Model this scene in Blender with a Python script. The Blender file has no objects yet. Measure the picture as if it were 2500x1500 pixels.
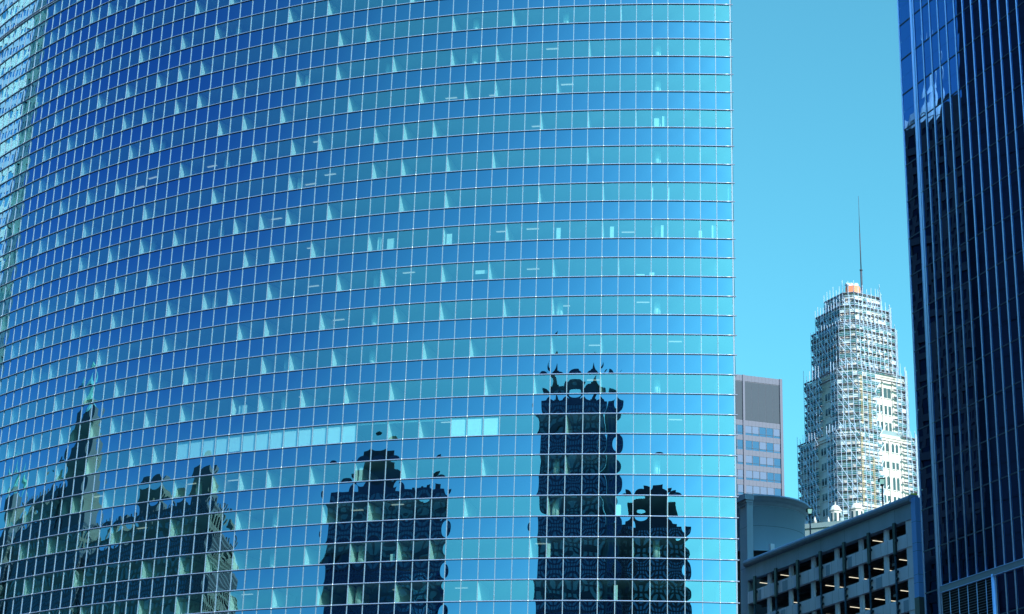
import bpy, math, random
from mathutils import Vector, Matrix
R = math.radians
sc = bpy.context.scene
ZC = 9.0                      # eye height above the street, metres

# ------------------------------------------------------------------ camera
FPX, PITCH, ROLL = 4689.7, 0.3510, 0.0305      # focal length in photo pixels (2500 wide)
cam_d = bpy.data.cameras.new("camera"); cam = bpy.data.objects.new("camera", cam_d)
sc.collection.objects.link(cam); sc.camera = cam
cam_d.sensor_fit = 'HORIZONTAL'; cam_d.sensor_width = 36.0; cam_d.lens = FPX / 2500 * 36
cam_d.clip_start = 0.5; cam_d.clip_end = 9000
F = Vector((0, math.cos(PITCH), math.sin(PITCH)))
U = Vector((1, 0, 0)); V = Vector((0, -math.sin(PITCH), math.cos(PITCH)))
CX = U * math.cos(ROLL) + V * math.sin(ROLL); CY = -U * math.sin(ROLL) + V * math.cos(ROLL)
m = Matrix((CX, CY, -F)).transposed().to_4x4(); m.translation = (0, 0, ZC)
cam.matrix_world = m
def project(p):
    q = Vector(p) - Vector((0, 0, ZC)); d = q.dot(F)
    if d < 1: return None
    return (1250 + FPX * q.dot(CX) / d, 750 - FPX * q.dot(CY) / d)

# ------------------------------------------------------------------ sky + sun
SUN_EL = R(33); SUN_AZ = R(146)          # azimuth clockwise from +Y: behind the camera, to the right
sun_dir = Vector((math.sin(SUN_AZ) * math.cos(SUN_EL), math.cos(SUN_AZ) * math.cos(SUN_EL), math.sin(SUN_EL)))
w = bpy.data.worlds.new("World"); sc.world = w; w.use_nodes = True
nt = w.node_tree; nt.nodes.clear()
sky = nt.nodes.new('ShaderNodeTexSky'); sky.sky_type = 'NISHITA'; sky.sun_disc = False
sky.sun_elevation = SUN_EL; sky.sun_rotation = SUN_AZ
sky.air_density = 1.0; sky.dust_density = 2.2; sky.ozone_density = 2.5
tint = nt.nodes.new('ShaderNodeMix'); tint.data_type = 'RGBA'; tint.blend_type = 'MULTIPLY'; tint.inputs[0].default_value = 1
# deep blue towards the west (-X), paler cyan elsewhere
geo = nt.nodes.new('ShaderNodeTexCoord'); sep = nt.nodes.new('ShaderNodeSeparateXYZ'); wr = nt.nodes.new('ShaderNodeMapRange'); wr.interpolation_type = 'SMOOTHSTEP'
wr.inputs[1].default_value = -0.55; wr.inputs[2].default_value = -0.92
wz = nt.nodes.new('ShaderNodeMapRange'); wz.interpolation_type = 'SMOOTHSTEP'; wz.inputs[1].default_value = 0.12; wz.inputs[2].default_value = 0.46; wz.inputs[3].default_value = 0.12
wm = nt.nodes.new('ShaderNodeMath'); wm.operation = 'MULTIPLY'
wc = nt.nodes.new('ShaderNodeMix'); wc.data_type = 'RGBA'
wc.inputs[6].default_value = (0.41, 1.08, 0.955, 1); wc.inputs[7].default_value = (0.17, 0.48, 0.86, 1)
nt.links.new(geo.outputs['Generated'], sep.inputs[0]); nt.links.new(sep.outputs[0], wr.inputs[0]); nt.links.new(sep.outputs[2], wz.inputs[0]); nt.links.new(wr.outputs[0], wm.inputs[0]); nt.links.new(wz.outputs[0], wm.inputs[1]); nt.links.new(wm.outputs[0], wc.inputs[0]); nt.links.new(wc.outputs[2], tint.inputs[7])
bg = nt.nodes.new('ShaderNodeBackground'); bg.inputs[1].default_value = 0.15
wo = nt.nodes.new('ShaderNodeOutputWorld')
# extra blue brightness added to the unseen overhead sky, fills the shaded street walls
zr = nt.nodes.new('ShaderNodeMapRange'); zr.interpolation_type = 'SMOOTHSTEP'; zr.inputs[1].default_value = 0.55; zr.inputs[2].default_value = 0.92; zr.inputs[3].default_value = 1.0; zr.inputs[4].default_value = 1.0
zm = nt.nodes.new('ShaderNodeMix'); zm.data_type = 'RGBA'; zm.blend_type = 'MULTIPLY'; zm.inputs[0].default_value = 1
zc = nt.nodes.new('ShaderNodeMix'); zc.data_type = 'RGBA'; zc.inputs[6].default_value = (1, 1, 1, 1); zc.inputs[7].default_value = (1.6, 2.7, 4.4, 1); zr.inputs[3].default_value = 0.0
nt.links.new(sep.outputs[2], zr.inputs[0]); nt.links.new(zr.outputs[0], zc.inputs[0]); nt.links.new(sky.outputs[0], zm.inputs[6]); nt.links.new(zc.outputs[2], zm.inputs[7])
nt.links.new(zm.outputs[2], tint.inputs[6]); nt.links.new(tint.outputs[2], bg.inputs[0]); nt.links.new(bg.outputs[0], wo.inputs[0])
sl = bpy.data.lights.new("sun", 'SUN'); sl.energy = 4.6; sl.angle = R(0.5); sl.color = (1.0, 0.95, 0.87)
so = bpy.data.objects.new("sun", sl); sc.collection.objects.link(so)
so.rotation_euler = sun_dir.to_track_quat('Z', 'Y').to_euler()
sc.view_settings.view_transform = 'Standard'; sc.view_settings.look = 'None'
sc.view_settings.exposure = 0.86; sc.view_settings.gamma = 1.0
sc.cycles.max_bounces = 8; sc.cycles.transparent_max_bounces = 12; sc.cycles.glossy_bounces = 5
sc.cycles.use_denoising = True; sc.cycles.caustics_reflective = False; sc.cycles.caustics_refractive = False
sc.cycles.sample_clamp_indirect = 6

# ------------------------------------------------------------------ materials
def mat(name, col, rough=0.7, metal=0.0, noise=0.0, nscale=2.0, spec=0.3, emit=None, estr=0, streak=False):
    mt = bpy.data.materials.new(name); mt.use_nodes = True
    n = mt.node_tree.nodes; l = mt.node_tree.links; b = n['Principled BSDF']
    b.inputs['Base Color'].default_value = (*col, 1); b.inputs['Roughness'].default_value = rough
    b.inputs['Metallic'].default_value = metal; b.inputs['Specular IOR Level'].default_value = spec
    if noise:
        tc = n.new('ShaderNodeTexCoord'); mp = n.new('ShaderNodeMapping'); nz = n.new('ShaderNodeTexNoise'); cr = n.new('ShaderNodeMix')
        mp.inputs['Scale'].default_value = (1, 1, 0.25 if streak else 1)
        nz.inputs['Scale'].default_value = nscale; nz.inputs['Detail'].default_value = 6
        cr.data_type = 'RGBA'
        cr.inputs[6].default_value = (*[c * (1 - noise) for c in col], 1); cr.inputs[7].default_value = (*[min(1, c * (1 + noise)) for c in col], 1)
        l.new(tc.outputs['Object'], mp.inputs[0]); l.new(mp.outputs[0], nz.inputs['Vector'])
        l.new(nz.outputs['Fac'], cr.inputs[0]); l.new(cr.outputs[2], b.inputs['Base Color'])
    if emit:
        b.inputs['Emission Color'].default_value = (*emit, 1); b.inputs['Emission Strength'].default_value = estr
    return mt
def mirror_glass(name, refl, under, fac, trans=None, rough=0.0):
    """Coated glass: tinted mirror mixed with what is under it (opaque backing or a clear tint)."""
    mt = bpy.data.materials.new(name); mt.use_nodes = True
    n = mt.node_tree.nodes; l = mt.node_tree.links; n.clear()
    g = n.new('ShaderNodeBsdfGlossy'); g.inputs['Color'].default_value = (*refl, 1); g.inputs['Roughness'].default_value = rough
    if trans: u = n.new('ShaderNodeBsdfTransparent'); u.inputs['Color'].default_value = (*trans, 1)
    else: u = n.new('ShaderNodeBsdfDiffuse'); u.inputs['Color'].default_value = (*under, 1)
    lw0 = n.new('ShaderNodeLayerWeight'); lw0.inputs['Blend'].default_value = 0.5
    lw = n.new('ShaderNodeMath'); lw.operation = 'POWER'; lw.inputs[1].default_value = 4; l.new(lw0.outputs['Facing'], lw.inputs[0])
    mr = n.new('ShaderNodeMapRange'); mr.inputs[1].default_value = 0.0; mr.inputs[2].default_value = 1; mr.inputs[3].default_value = fac; mr.inputs[4].default_value = 1
    mx = n.new('ShaderNodeMixShader'); o = n.new('ShaderNodeOutputMaterial')
    l.new(lw.outputs[0], mr.inputs[0]); l.new(mr.outputs[0], mx.inputs[0])
    l.new(u.outputs[0], mx.inputs[1]); l.new(g.outputs[0], mx.inputs[2]); l.new(mx.outputs[0], o.inputs[0])
    return mt
M = dict(
    vision=mirror_glass('vision_glass', (0.37, 0.745, 0.97), None, 0.42, trans=(0.58, 0.87, 0.91)),
    spandrel=mirror_glass('spandrel_glass', (0.138, 0.305, 0.52), (0.004, 0.010, 0.025), 0.90),
    steel=mat('brushed_steel', (0.24, 0.29, 0.42), 0.34, 0.4),
    pin=mat('polished_steel_collar', (0.6, 0.63, 0.68), 0.3, 0.6),
    mullion=mat('light_aluminium', (0.17, 0.24, 0.32), 0.5, 0.2),
    white=mat('white_plaster', (0.78, 0.76, 0.68), 0.8),
    ceiling=mat('ceiling_tile', (0.24, 0.28, 0.29), 0.9, noise=0.05, nscale=1),
    core=mat('office_core_wall', (0.08, 0.10, 0.11), 0.9),
    blind=mat('roller_blind_cloth', (0.92, 0.92, 0.90), 0.9),
    lamp=mat('ceiling_light_lens', (0.9, 0.9, 0.85), 0.5, emit=(1, 0.92, 0.75), estr=0.35),
    granite=mat('dark_granite', (0.10, 0.11, 0.12), 0.35, noise=0.25, nscale=4),
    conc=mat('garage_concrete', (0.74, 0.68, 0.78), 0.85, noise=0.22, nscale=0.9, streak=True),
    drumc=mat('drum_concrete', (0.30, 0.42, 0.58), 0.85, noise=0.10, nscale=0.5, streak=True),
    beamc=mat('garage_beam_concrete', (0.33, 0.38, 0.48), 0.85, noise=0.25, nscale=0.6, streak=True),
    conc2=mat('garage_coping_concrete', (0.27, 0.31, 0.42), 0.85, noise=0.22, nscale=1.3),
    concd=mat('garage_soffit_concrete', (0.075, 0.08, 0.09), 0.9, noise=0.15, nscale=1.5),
    joint=mat('dark_joint', (0.06, 0.07, 0.08), 0.9),
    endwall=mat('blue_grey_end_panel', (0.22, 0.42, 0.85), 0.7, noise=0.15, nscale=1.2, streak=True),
    tube=mat('fluorescent_tube', (1, 0.95, 0.8), 0.5, emit=(1.0, 0.91, 0.68), estr=0.62),
    pipe=mat('dark_green_paint', (0.010, 0.022, 0.036), 0.45),
    dglass=mirror_glass('dark_tower_glass', (0.10, 0.24, 0.54), (0.002, 0.003, 0.008), 0.80),
    dmull=mat('blue_anodised_aluminium', (0.33, 0.47, 0.80), 0.35, 0.15),
    dtrans=mat('dark_transom', (0.04, 0.05, 0.09), 0.35, 0.3),
    louvre=mat('louvre_metal', (0.16, 0.18, 0.24), 0.4, 0.4),
    purple=mat('grey_purple_granite', (0.086, 0.084, 0.132), 0.6, noise=0.06, nscale=3),
    purpled=mat('dark_slate_panel', (0.042, 0.050, 0.072), 0.8, noise=0.1, nscale=3),
    pwin=mirror_glass('office_window_glass', (0.08, 0.13, 0.25), (0.02, 0.045, 0.11), 0.34),
    pblind=mat('pale_window_blind', (0.045, 0.08, 0.17), 0.5),
    stone=mat('cream_terracotta', (0.50, 0.45, 0.43), 0.8, noise=0.10, nscale=0.8),
    stone2=mat('grey_limestone', (0.17, 0.22, 0.24), 0.85, noise=0.12, nscale=0.8),
    stonew=mat('dark_window_glass', (0.03, 0.05, 0.06), 0.15, spec=0.6),
    pole=mat('galvanised_tube', (0.36, 0.43, 0.57), 0.5, 0.1),
    deck=mat('scaffold_board', (0.24, 0.24, 0.28), 0.8, noise=0.2, nscale=1),
    net=mat('green_debris_net', (0.02, 0.105, 0.115), 0.9, noise=0.35, nscale=0.8),
    netw=mat('white_sheeting', (0.50, 0.52, 0.55), 0.8, noise=0.12, nscale=1.2),
    orange=mat('orange_plywood', (0.66, 0.19, 0.10), 0.7, noise=0.1, nscale=1.5),
    ladder=mat('ochre_ladder_paint', (0.42, 0.27, 0.09), 0.7),
    yellow=mat('yellow_sign_paint', (0.95, 0.80, 0.06), 0.6),
    black=mat('black_paint', (0.015, 0.015, 0.015), 0.5),
    lens=mat('lamp_lens', (0.72, 0.92, 0.82), 0.25, emit=(0.5, 0.95, 0.8), estr=0.28),  # faint glow added in place of daylight on the lens
    rdark=mirror_glass('bronze_window_glass', (0.26, 0.32, 0.38), (0.006, 0.007, 0.010), 0.5),
    rnight=mat('soot_black_stone', (0.014, 0.016, 0.02), 0.9, noise=0.2, nscale=0.3),
    rpane=mirror_glass('unlit_pane', (0.05, 0.07, 0.11), (0.004, 0.005, 0.008), 0.3),
    rstone=mat('smoked_brick', (0.075, 0.07, 0.06), 0.9, noise=0.25, nscale=0.3),
    rconc=mat('dark_precast', (0.085, 0.10, 0.13), 0.8, noise=0.2, nscale=0.3),
    rlime=mat('warm_limestone', (0.165, 0.155, 0.125), 0.9, noise=0.2, nscale=0.3),
    rwhite=mat('white_marble', (0.60, 0.59, 0.58), 0.6, noise=0.06, nscale=0.3),
    rteal=mat('weathered_green_stone', (0.13, 0.20, 0.20), 0.8, noise=0.3, nscale=0.4),
    copper=mat('copper_patina', (0.20, 0.48, 0.36), 0.7, noise=0.2, nscale=1),
    reardk=mat('smoked_rear_glass', (0.012, 0.016, 0.03), 0.2, spec=0.15),
    ground=mat('asphalt', (0.055, 0.055, 0.055), 0.9, noise=0.2, nscale=0.5),
    water=mat('river_water', (0.02, 0.05, 0.05), 0.08, noise=0.2, nscale=0.1),
)

# ------------------------------------------------------------------ mesh helpers
col = sc.collection
class MB:
    def __init__(s): s.v = []; s.f = []; s.mi = []; s.sm = []
    def quad(s, a, b, c, d, mi=0, sm=False):
        n = len(s.v); s.v += [tuple(a), tuple(b), tuple(c), tuple(d)]; s.f.append((n, n+1, n+2, n+3)); s.mi.append(mi); s.sm.append(sm)
    def poly(s, pts, mi=0):
        n = len(s.v); s.v += [tuple(p) for p in pts]; s.f.append(tuple(range(n, n+len(pts)))); s.mi.append(mi); s.sm.append(False)
    def hexa(s, p, mi=0):
        """8 corners: bottom 0-3 counter-clockwise, top 4-7."""
        n = len(s.v); s.v += [tuple(q) for q in p]
        for f in ((0,3,2,1),(4,5,6,7),(0,1,5,4),(1,2,6,5),(2,3,7,6),(3,0,4,7)):
            s.f.append(tuple(n+i for i in f)); s.mi.append(mi); s.sm.append(False)
    def box(s, fr, a0, a1, n0, n1, z0, z1, mi=0):
        """box in a frame fr(a, n, z) -> world"""
        s.hexa([fr(a0,n0,z0), fr(a1,n0,z0), fr(a1,n1,z0), fr(a0,n1,z0), fr(a0,n0,z1), fr(a1,n0,z1), fr(a1,n1,z1), fr(a0,n1,z1)], mi)
    def prism(s, pts, z0, z1, mi=0, top=True):
        k = len(pts); n = len(s.v)
        s.v += [(p[0], p[1], z0) for p in pts] + [(p[0], p[1], z1) for p in pts]
        for i in range(k):
            j = (i+1) % k; s.f.append((n+i, n+j, n+k+j, n+k+i)); s.mi.append(mi); s.sm.append(False)
        s.f.append(tuple(n+k+i for i in range(k))); s.mi.append(mi); s.sm.append(False)
        s.f.append(tuple(n+k-1-i for i in range(k))); s.mi.append(mi); s.sm.append(False)
    def tube(s, a, b, r, seg=6, mi=0, r2=None):
        a = Vector(a); b = Vector(b); d = (b-a).normalized(); r2 = r if r2 is None else r2
        x = d.orthogonal().normalized(); y = d.cross(x); n = len(s.v)
        for P, rr in ((a, r), (b, r2)):
            for i in range(seg):
                t = 2*math.pi*i/seg; s.v.append(tuple(P + (x*math.cos(t)+y*math.sin(t))*rr))
        for i in range(seg):
            j = (i+1) % seg; s.f.append((n+i, n+j, n+seg+j, n+seg+i)); s.mi.append(mi); s.sm.append(seg > 5)
        s.f.append(tuple(n+seg-1-i for i in range(seg))); s.mi.append(mi); s.sm.append(False)
        s.f.append(tuple(n+seg+i for i in range(seg))); s.mi.append(mi); s.sm.append(False)
    def lathe(s, c, prof, seg=32, a0=0, a1=2*math.pi, mi=0, sm=True):
        """prof: list of (radius, z)"""
        full = abs(a1-a0) > 6.28; k = seg if full else seg+1; n = len(s.v)
        for r, z in prof:
            for i in range(k):
                t = a0+(a1-a0)*i/seg; s.v.append((c[0]+r*math.cos(t), c[1]+r*math.sin(t), z))
        for q in range(len(prof)-1):
            for i in range(seg):
                j = (i+1) % k; s.f.append((n+q*k+i, n+q*k+j, n+(q+1)*k+j, n+(q+1)*k+i)); s.mi.append(mi); s.sm.append(sm)
    def path(s, pts, r, seg=8, mi=0, up=Vector((0,0,1))):
        n = len(s.v); k = len(pts)
        for i, p in enumerate(pts):
            p = Vector(p); d = (Vector(pts[min(i+1,k-1)])-Vector(pts[max(i-1,0)])).normalized(); x = d.cross(up).normalized(); y = x.cross(d)
            for q in range(seg):
                t = 2*math.pi*q/seg; s.v.append(tuple(p+(x*math.cos(t)+y*math.sin(t))*r))
        for i in range(k-1):
            for q in range(seg):
                j = (q+1) % seg; s.f.append((n+i*seg+q, n+i*seg+j, n+(i+1)*seg+j, n+(i+1)*seg+q)); s.mi.append(mi); s.sm.append(True)
        s.f.append(tuple(n+seg-1-i for i in range(seg))); s.mi.append(mi); s.sm.append(False)
        s.f.append(tuple(n+(k-1)*seg+i for i in range(seg))); s.mi.append(mi); s.sm.append(False)
    def merge(s, o):
        n = len(s.v); s.v += o.v; s.f += [tuple(i+n for i in f) for f in o.f]; s.mi += o.mi; s.sm += o.sm
    def build(s, name, mats, parent=None):
        me = bpy.data.meshes.new(name); me.from_pydata(s.v, [], s.f); me.update()
        for mt in (mats if isinstance(mats, (list, tuple)) else [mats]): me.materials.append(mt)
        me.polygons.foreach_set('material_index', s.mi); me.polygons.foreach_set('use_smooth', s.sm)
        o = bpy.data.objects.new(name, me); col.objects.link(o)
        if parent:
            o.parent = parent; o.matrix_parent_inverse = Matrix.Translation(-parent.location)
        return o
def thing(name, label, cat, loc, group=None):
    o = bpy.data.objects.new(name, None); col.objects.link(o); o.location = loc; o.empty_display_size = 1
    o['label'] = label; o['category'] = cat
    if group: o['group'] = group
    return o
def tag(o, label, cat, group=None):
    o['label'] = label; o['category'] = cat
    if group: o['group'] = group
    return o
def structure(o): o['kind'] = 'structure'; return o
def parts_capped(name, items, mats, parent, cap=100):
    """items: (size in the picture, MB). The largest become parts, the rest one 'stuff' part."""
    items = sorted(items, key=lambda t: -t[0])
    for _, mb in items[:cap]: mb.build(name, mats, parent)
    if len(items) > cap:
        rest = MB()
        for _, mb in items[cap:]: rest.merge(mb)
        rest.build(name, mats, parent)['kind'] = 'stuff'
def img_area(pts):
    q = [project(p) for p in pts]
    if any(p is None for p in q): return 0
    if not any(-20 < x < 2520 and -20 < y < 1520 for x, y in q): return 0
    return 0.5*abs(sum(q[i][0]*q[(i+1) % len(q)][1]-q[(i+1) % len(q)][0]*q[i][1] for i in range(len(q))))
def frame(x0, y0, th):
    """street frame: a runs along the facade to the right/near, n points out of the facade, z is height above the eye"""
    s, c = math.sin(th), math.cos(th)
    return lambda a, n, z: Vector((x0 + a*s - n*c, y0 - a*c - n*s, z + ZC))

# ------------------------------------------------------------------ ground
g = MB(); g.quad((-4000,-4000,0),(4000,-4000,0),(4000,4000,0),(-4000,4000,0)); structure(g.build('ground', M['ground']))
g = MB(); g.poly([(-900,20,0.004),(-120,60,0.004),(-10,-20,0.004),(200,-200,0.004),(240,-160,0.004),(20,60,0.004),(-60,150,0.004),(-100,230,0.004),(-900,260,0.004)]); structure(g.build('river', M['water']))

# ------------------------------------------------------------------ curved glass tower
GX, GY, GR, GTH, PW = 20.884, 266.756, 104.1667, 0.008, 1.5
Z0, PH = 91.0229 + ZC, 1.8645
KMIN, KMAX, CMAX = -15, 40, 72
def ang(c): return GTH + c*PW/GR
def gp(c, out, z):
    a = ang(c); return Vector((GX - (GR+out)*math.sin(a), GY - (GR+out)*math.cos(a), z))
def zk(k): return Z0 - k*PH
gt = thing('glass_tower', 'curved blue mirror glass office tower filling the left of the view', 'skyscraper', (-10, 180, 0))
rnd = random.Random(7)
vis, spa = [], []
for k in range(KMIN, KMAX):
    isv = (k % 2 == 0)
    for c in range(CMAX):
        P = [gp(c+1, 0, zk(k+1)), gp(c, 0, zk(k+1)), gp(c, 0, zk(k)), gp(c+1, 0, zk(k))]
        ar = img_area(P); n = 10 if ar else 1
        nrm = Vector((-math.sin(ang(c+.5)), -math.cos(ang(c+.5)), 0))
        A = rnd.uniform(.0055, .0095) if not isv else rnd.uniform(.0012, .0042)
        B = rnd.gauss(0, .0012 if isv else .0008); tx = rnd.gauss(0, .0011); tz = rnd.gauss(0, .0011)
        C = rnd.gauss(0, .0016 if isv else .0006); ph = rnd.uniform(0, 6.28); vo = rnd.uniform(-.25, .25)
        mb = MB()
        for j in range(n+1):
            for i in range(n+1):
                u = i/n; v = j/n; p = (P[0]*(1-u)+P[1]*u)*(1-v)+(P[3]*(1-u)+P[2]*u)*v
                a, b = 2*u-1, 2*v-1
                o = A*(1-a*a)*(1-b*b)*(1+vo*b) + B*a*b + tx*a*.75 + tz*b*.93 + C*(1-a*a)*math.sin(3*b+ph)
                mb.v.append(tuple(p + nrm*(o-.012)))
        for j in range(n):
            for i in range(n):
                q = j*(n+1)+i; mb.f.append((q, q+1, q+n+2, q+n+1)); mb.mi.append(0); mb.sm.append(True)
        (vis if isv else spa).append((ar, mb))
parts_capped('window', vis, M['vision'], gt)
parts_capped('spandrel_panel', spa, M['spandrel'], gt)
for c in range(CMAX+1):
    mb = MB(); hw = .031 if c else .06
    a = ang(c); t = Vector((-math.cos(a), math.sin(a), 0)); nv = Vector((-math.sin(a), -math.cos(a), 0)); p0 = gp(c, 0, 0)
    if c == 0: p0 = p0 + t*.07
    fr = lambda s_, n_, z_: Vector((*(p0 + t*s_ + nv*n_)[:2], z_))
    for k in range(KMIN, KMAX):           # one length of bar between two rails
        mb.box(fr, -hw, hw, -.05, .045, zk(k+1)+.055, zk(k)-.055)
    mb.build('mullion', M['mullion'], gt)
for k in range(KMIN, KMAX+1):
    mb = MB()
    rr = [(0, .054)] if k != -8 else [(.13, .075), (-.13, .075)]
    for dz, r in rr:
        mb.path([gp(c/2 - .12 if c == 0 else c/2, .055, zk(k)+dz) for c in range(0, 2*CMAX+1)], r, 10)
        for c in list(range(0, CMAX, 4)) + ([1, 3, 5] if k % 2 else [3, 5]):
            if c: mb.path([gp(c-.035, .055, zk(k)+dz), gp(c+.035, .055, zk(k)+dz)], r*1.28, 10, mi=1)
    mb.build('rail', [M['steel'], M['pin']], gt)
# inside: floors, core, partitions, columns, lights, blinds
for k in range(KMIN-1, KMAX, 2):
    if k % 2 == 0: k += 1
    mb = MB(); zt, zb = zk(k)-.02, zk(k+1)+.02
    for c in range(0, CMAX, 3):
        c2 = min(c+3, CMAX)
        mb.hexa([gp(c2,-.14,zb), gp(c,-.14,zb), gp(c,-8,zb), gp(c2,-8,zb), gp(c2,-.14,zt), gp(c,-.14,zt), gp(c,-8,zt), gp(c2,-8,zt)])
    mb.build('floor_slab', M['ceiling'], gt)
mb = MB(); zb, zt = zk(KMAX), zk(KMIN)
for c in range(0, CMAX, 3):
    mb.quad(gp(c+3,-7.5,zb), gp(c,-7.5,zb), gp(c,-7.5,zt), gp(c+3,-7.5,zt))
mb.build('core_wall', M['core'], gt)
parts, cols_, lights = [], [], []
rp = random.Random(21)
for k in range(-14, KMAX, 2):
    c = 1 + rp.random()*2
    zt, zb = zk(k)-.03, zk(k+1)+.03
    while c < CMAX-1:
        ci = int(c); dep = rp.uniform(3.5, 6.0)
        a = ang(ci); t = Vector((-math.cos(a), math.sin(a), 0))*.06
        mb = MB(); p, q = gp(ci, -.10, 0), gp(ci, -.10-dep, 0)
        f = lambda P_, s_, z_: Vector((P_.x+t.x*s_, P_.y+t.y*s_, z_))
        mb.hexa([f(p,1,zb), f(p,-1,zb), f(q,-1,zb), f(q,1,zb), f(p,1,zt), f(p,-1,zt), f(q,-1,zt), f(q,1,zt)])
        parts.append((img_area([f(p,-1,zb), f(q,-1,zb), f(q,-1,zt), f(p,-1,zt)]), mb))
        step = rp.choice([2, 2, 3, 3, 3, 4, 5, 6] if ci > 14 else [3, 4, 5, 6, 7])
        c = ci + step
    for ci in range(4, CMAX-1, 6):
        if rp.random() > .4: continue
        mb = MB(); p = gp(ci+.62, -1.25, 0); mb.tube((p.x, p.y, zb), (p.x, p.y, zt), .3, 14)
        cols_.append((img_area([gp(ci+.4,-1.2,zb), gp(ci+.8,-1.2,zb), gp(ci+.8,-1.2,zt), gp(ci+.4,-1.2,zt)]), mb))
    for ci in range(2, CMAX-1):
        if rp.random() < .055:
            mb = MB(); d = rp.uniform(1.2, 3.0)
            mb.hexa([gp(ci+.9,-d,zt-.02), gp(ci+.1,-d,zt-.02), gp(ci+.1,-d-.25,zt-.02), gp(ci+.9,-d-.25,zt-.02), gp(ci+.9,-d,zt), gp(ci+.1,-d,zt), gp(ci+.1,-d-.25,zt), gp(ci+.9,-d-.25,zt)])
            lights.append((img_area([gp(ci+.9,-d,zt), gp(ci+.1,-d,zt), gp(ci+.1,-d-.25,zt), gp(ci+.9,-d-.25,zt)]), mb))
parts_capped('partition_wall', parts, M['white'], gt)
parts_capped('round_column', cols_, M['white'], gt)
parts_capped('ceiling_light', lights, M['lamp'], gt)
for c in list(range(14, 17)) + list(range(23, 36)) + list(range(17, 23)):
    drop = .03 if not 17 <= c <= 22 else 1.62
    if c == 31: drop = .2
    mb = MB(); mb.hexa([gp(c+.97,-.10,zk(23)+drop), gp(c+.03,-.10,zk(23)+drop), gp(c+.03,-.115,zk(23)+drop), gp(c+.97,-.115,zk(23)+drop),
                        gp(c+.97,-.10,zk(22)-.03), gp(c+.03,-.10,zk(22)-.03), gp(c+.03,-.115,zk(22)-.03), gp(c+.97,-.115,zk(22)-.03)])
    mb.build('roller_blind', M['blind'], gt)
for (k, c, wd, f0, f1) in ((12, 10.6, .26, 0, .72), (12, 7.3, .24, 0, .72), (12, 4.25, .16, 0, .78), (12, 1.0, .30, 0, .8), (12, 1.9, .2, 0, .5), (6, 4.55, .30, 0, .6), (6, 4.15, .2, 0, .72), (10, 4.9, .06, 0, .9), (10, 3.9, .06, 0, .9), (10, .2, .08, 0, .9), (14, 15.1, .8, .42, .62), (14, 5.4, .5, 0, .16), (14, 4.8, .3, 0, .25), (26, 6.7, .3, 0, .6), (28, 10.8, .2, 0, .75), (30, 6.85, .22, 0, .8), (28, 20.2, .3, 0, .4), (20, 31.0, .6, 0, .55), (24, 22.6, .2, 0, .8), (12, 17.5, .35, 0, .7), (12, 21.3, .5, 0, .7), (12, 22.2, .25, 0, .85)):
    mb = MB(); h_ = PH-.1; z0_, z1_ = zk(k+1)+.05+h_*f0, zk(k+1)+.05+h_*f1
    mb.hexa([gp(c+wd,-.35,z0_), gp(c,-.35,z0_), gp(c,-.40,z0_), gp(c+wd,-.40,z0_), gp(c+wd,-.35,z1_), gp(c,-.35,z1_), gp(c,-.40,z1_), gp(c+wd,-.40,z1_)])
    mb.build('white_screen', M['white'], gt)
# ends, rear, base, roof
e0, e1 = gp(0, -.05, 0), gp(CMAX, -.05, 0)
back = [(e0.x+.02, e0.y), (e0.x+.25, 180.0), (-50, 226.5), (e1.x, e1.y)]
mb = MB()
for (p, q) in zip(back[:-1], back[1:]):
    mb.quad((*p, 0), (*q, 0), (*q, zk(KMIN)), (*p, zk(KMIN)))
mb.build('rear_wall', M['reardk'], gt)
mb = MB()
for k in range(KMIN, KMAX, 2):
    for (p, q) in zip(back[:-1], back[1:]):
        p_, q_ = Vector((*p, 0)), Vector((*q, 0)); d = (q_-p_).normalized(); nn = Vector((d.y, -d.x, 0))*.06
        a_, b_ = p_+d*.3+nn, q_-d*.3+nn
        mb.quad((a_.x,a_.y,zk(k+1)), (b_.x,b_.y,zk(k+1)), (b_.x,b_.y,zk(k)), (a_.x,a_.y,zk(k)))
mb.build('rear_glazing', M['reardk'], gt)
mb = MB(); arc = [gp(c, .0, 0) for c in range(0, CMAX+1, 2)]
mb.prism([(p.x, p.y) for p in arc][::-1] + [back[1], back[2]][::1], 0, zk(KMAX)-.07); mb.build('base_wall', M['granite'], gt)
mb = MB(); mb.prism([(p.x, p.y) for p in arc][::-1] + [back[1], back[2]], zk(KMIN)+.07, zk(KMIN)+2.5); mb.build('roof_parapet', M['granite'], gt)

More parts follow.
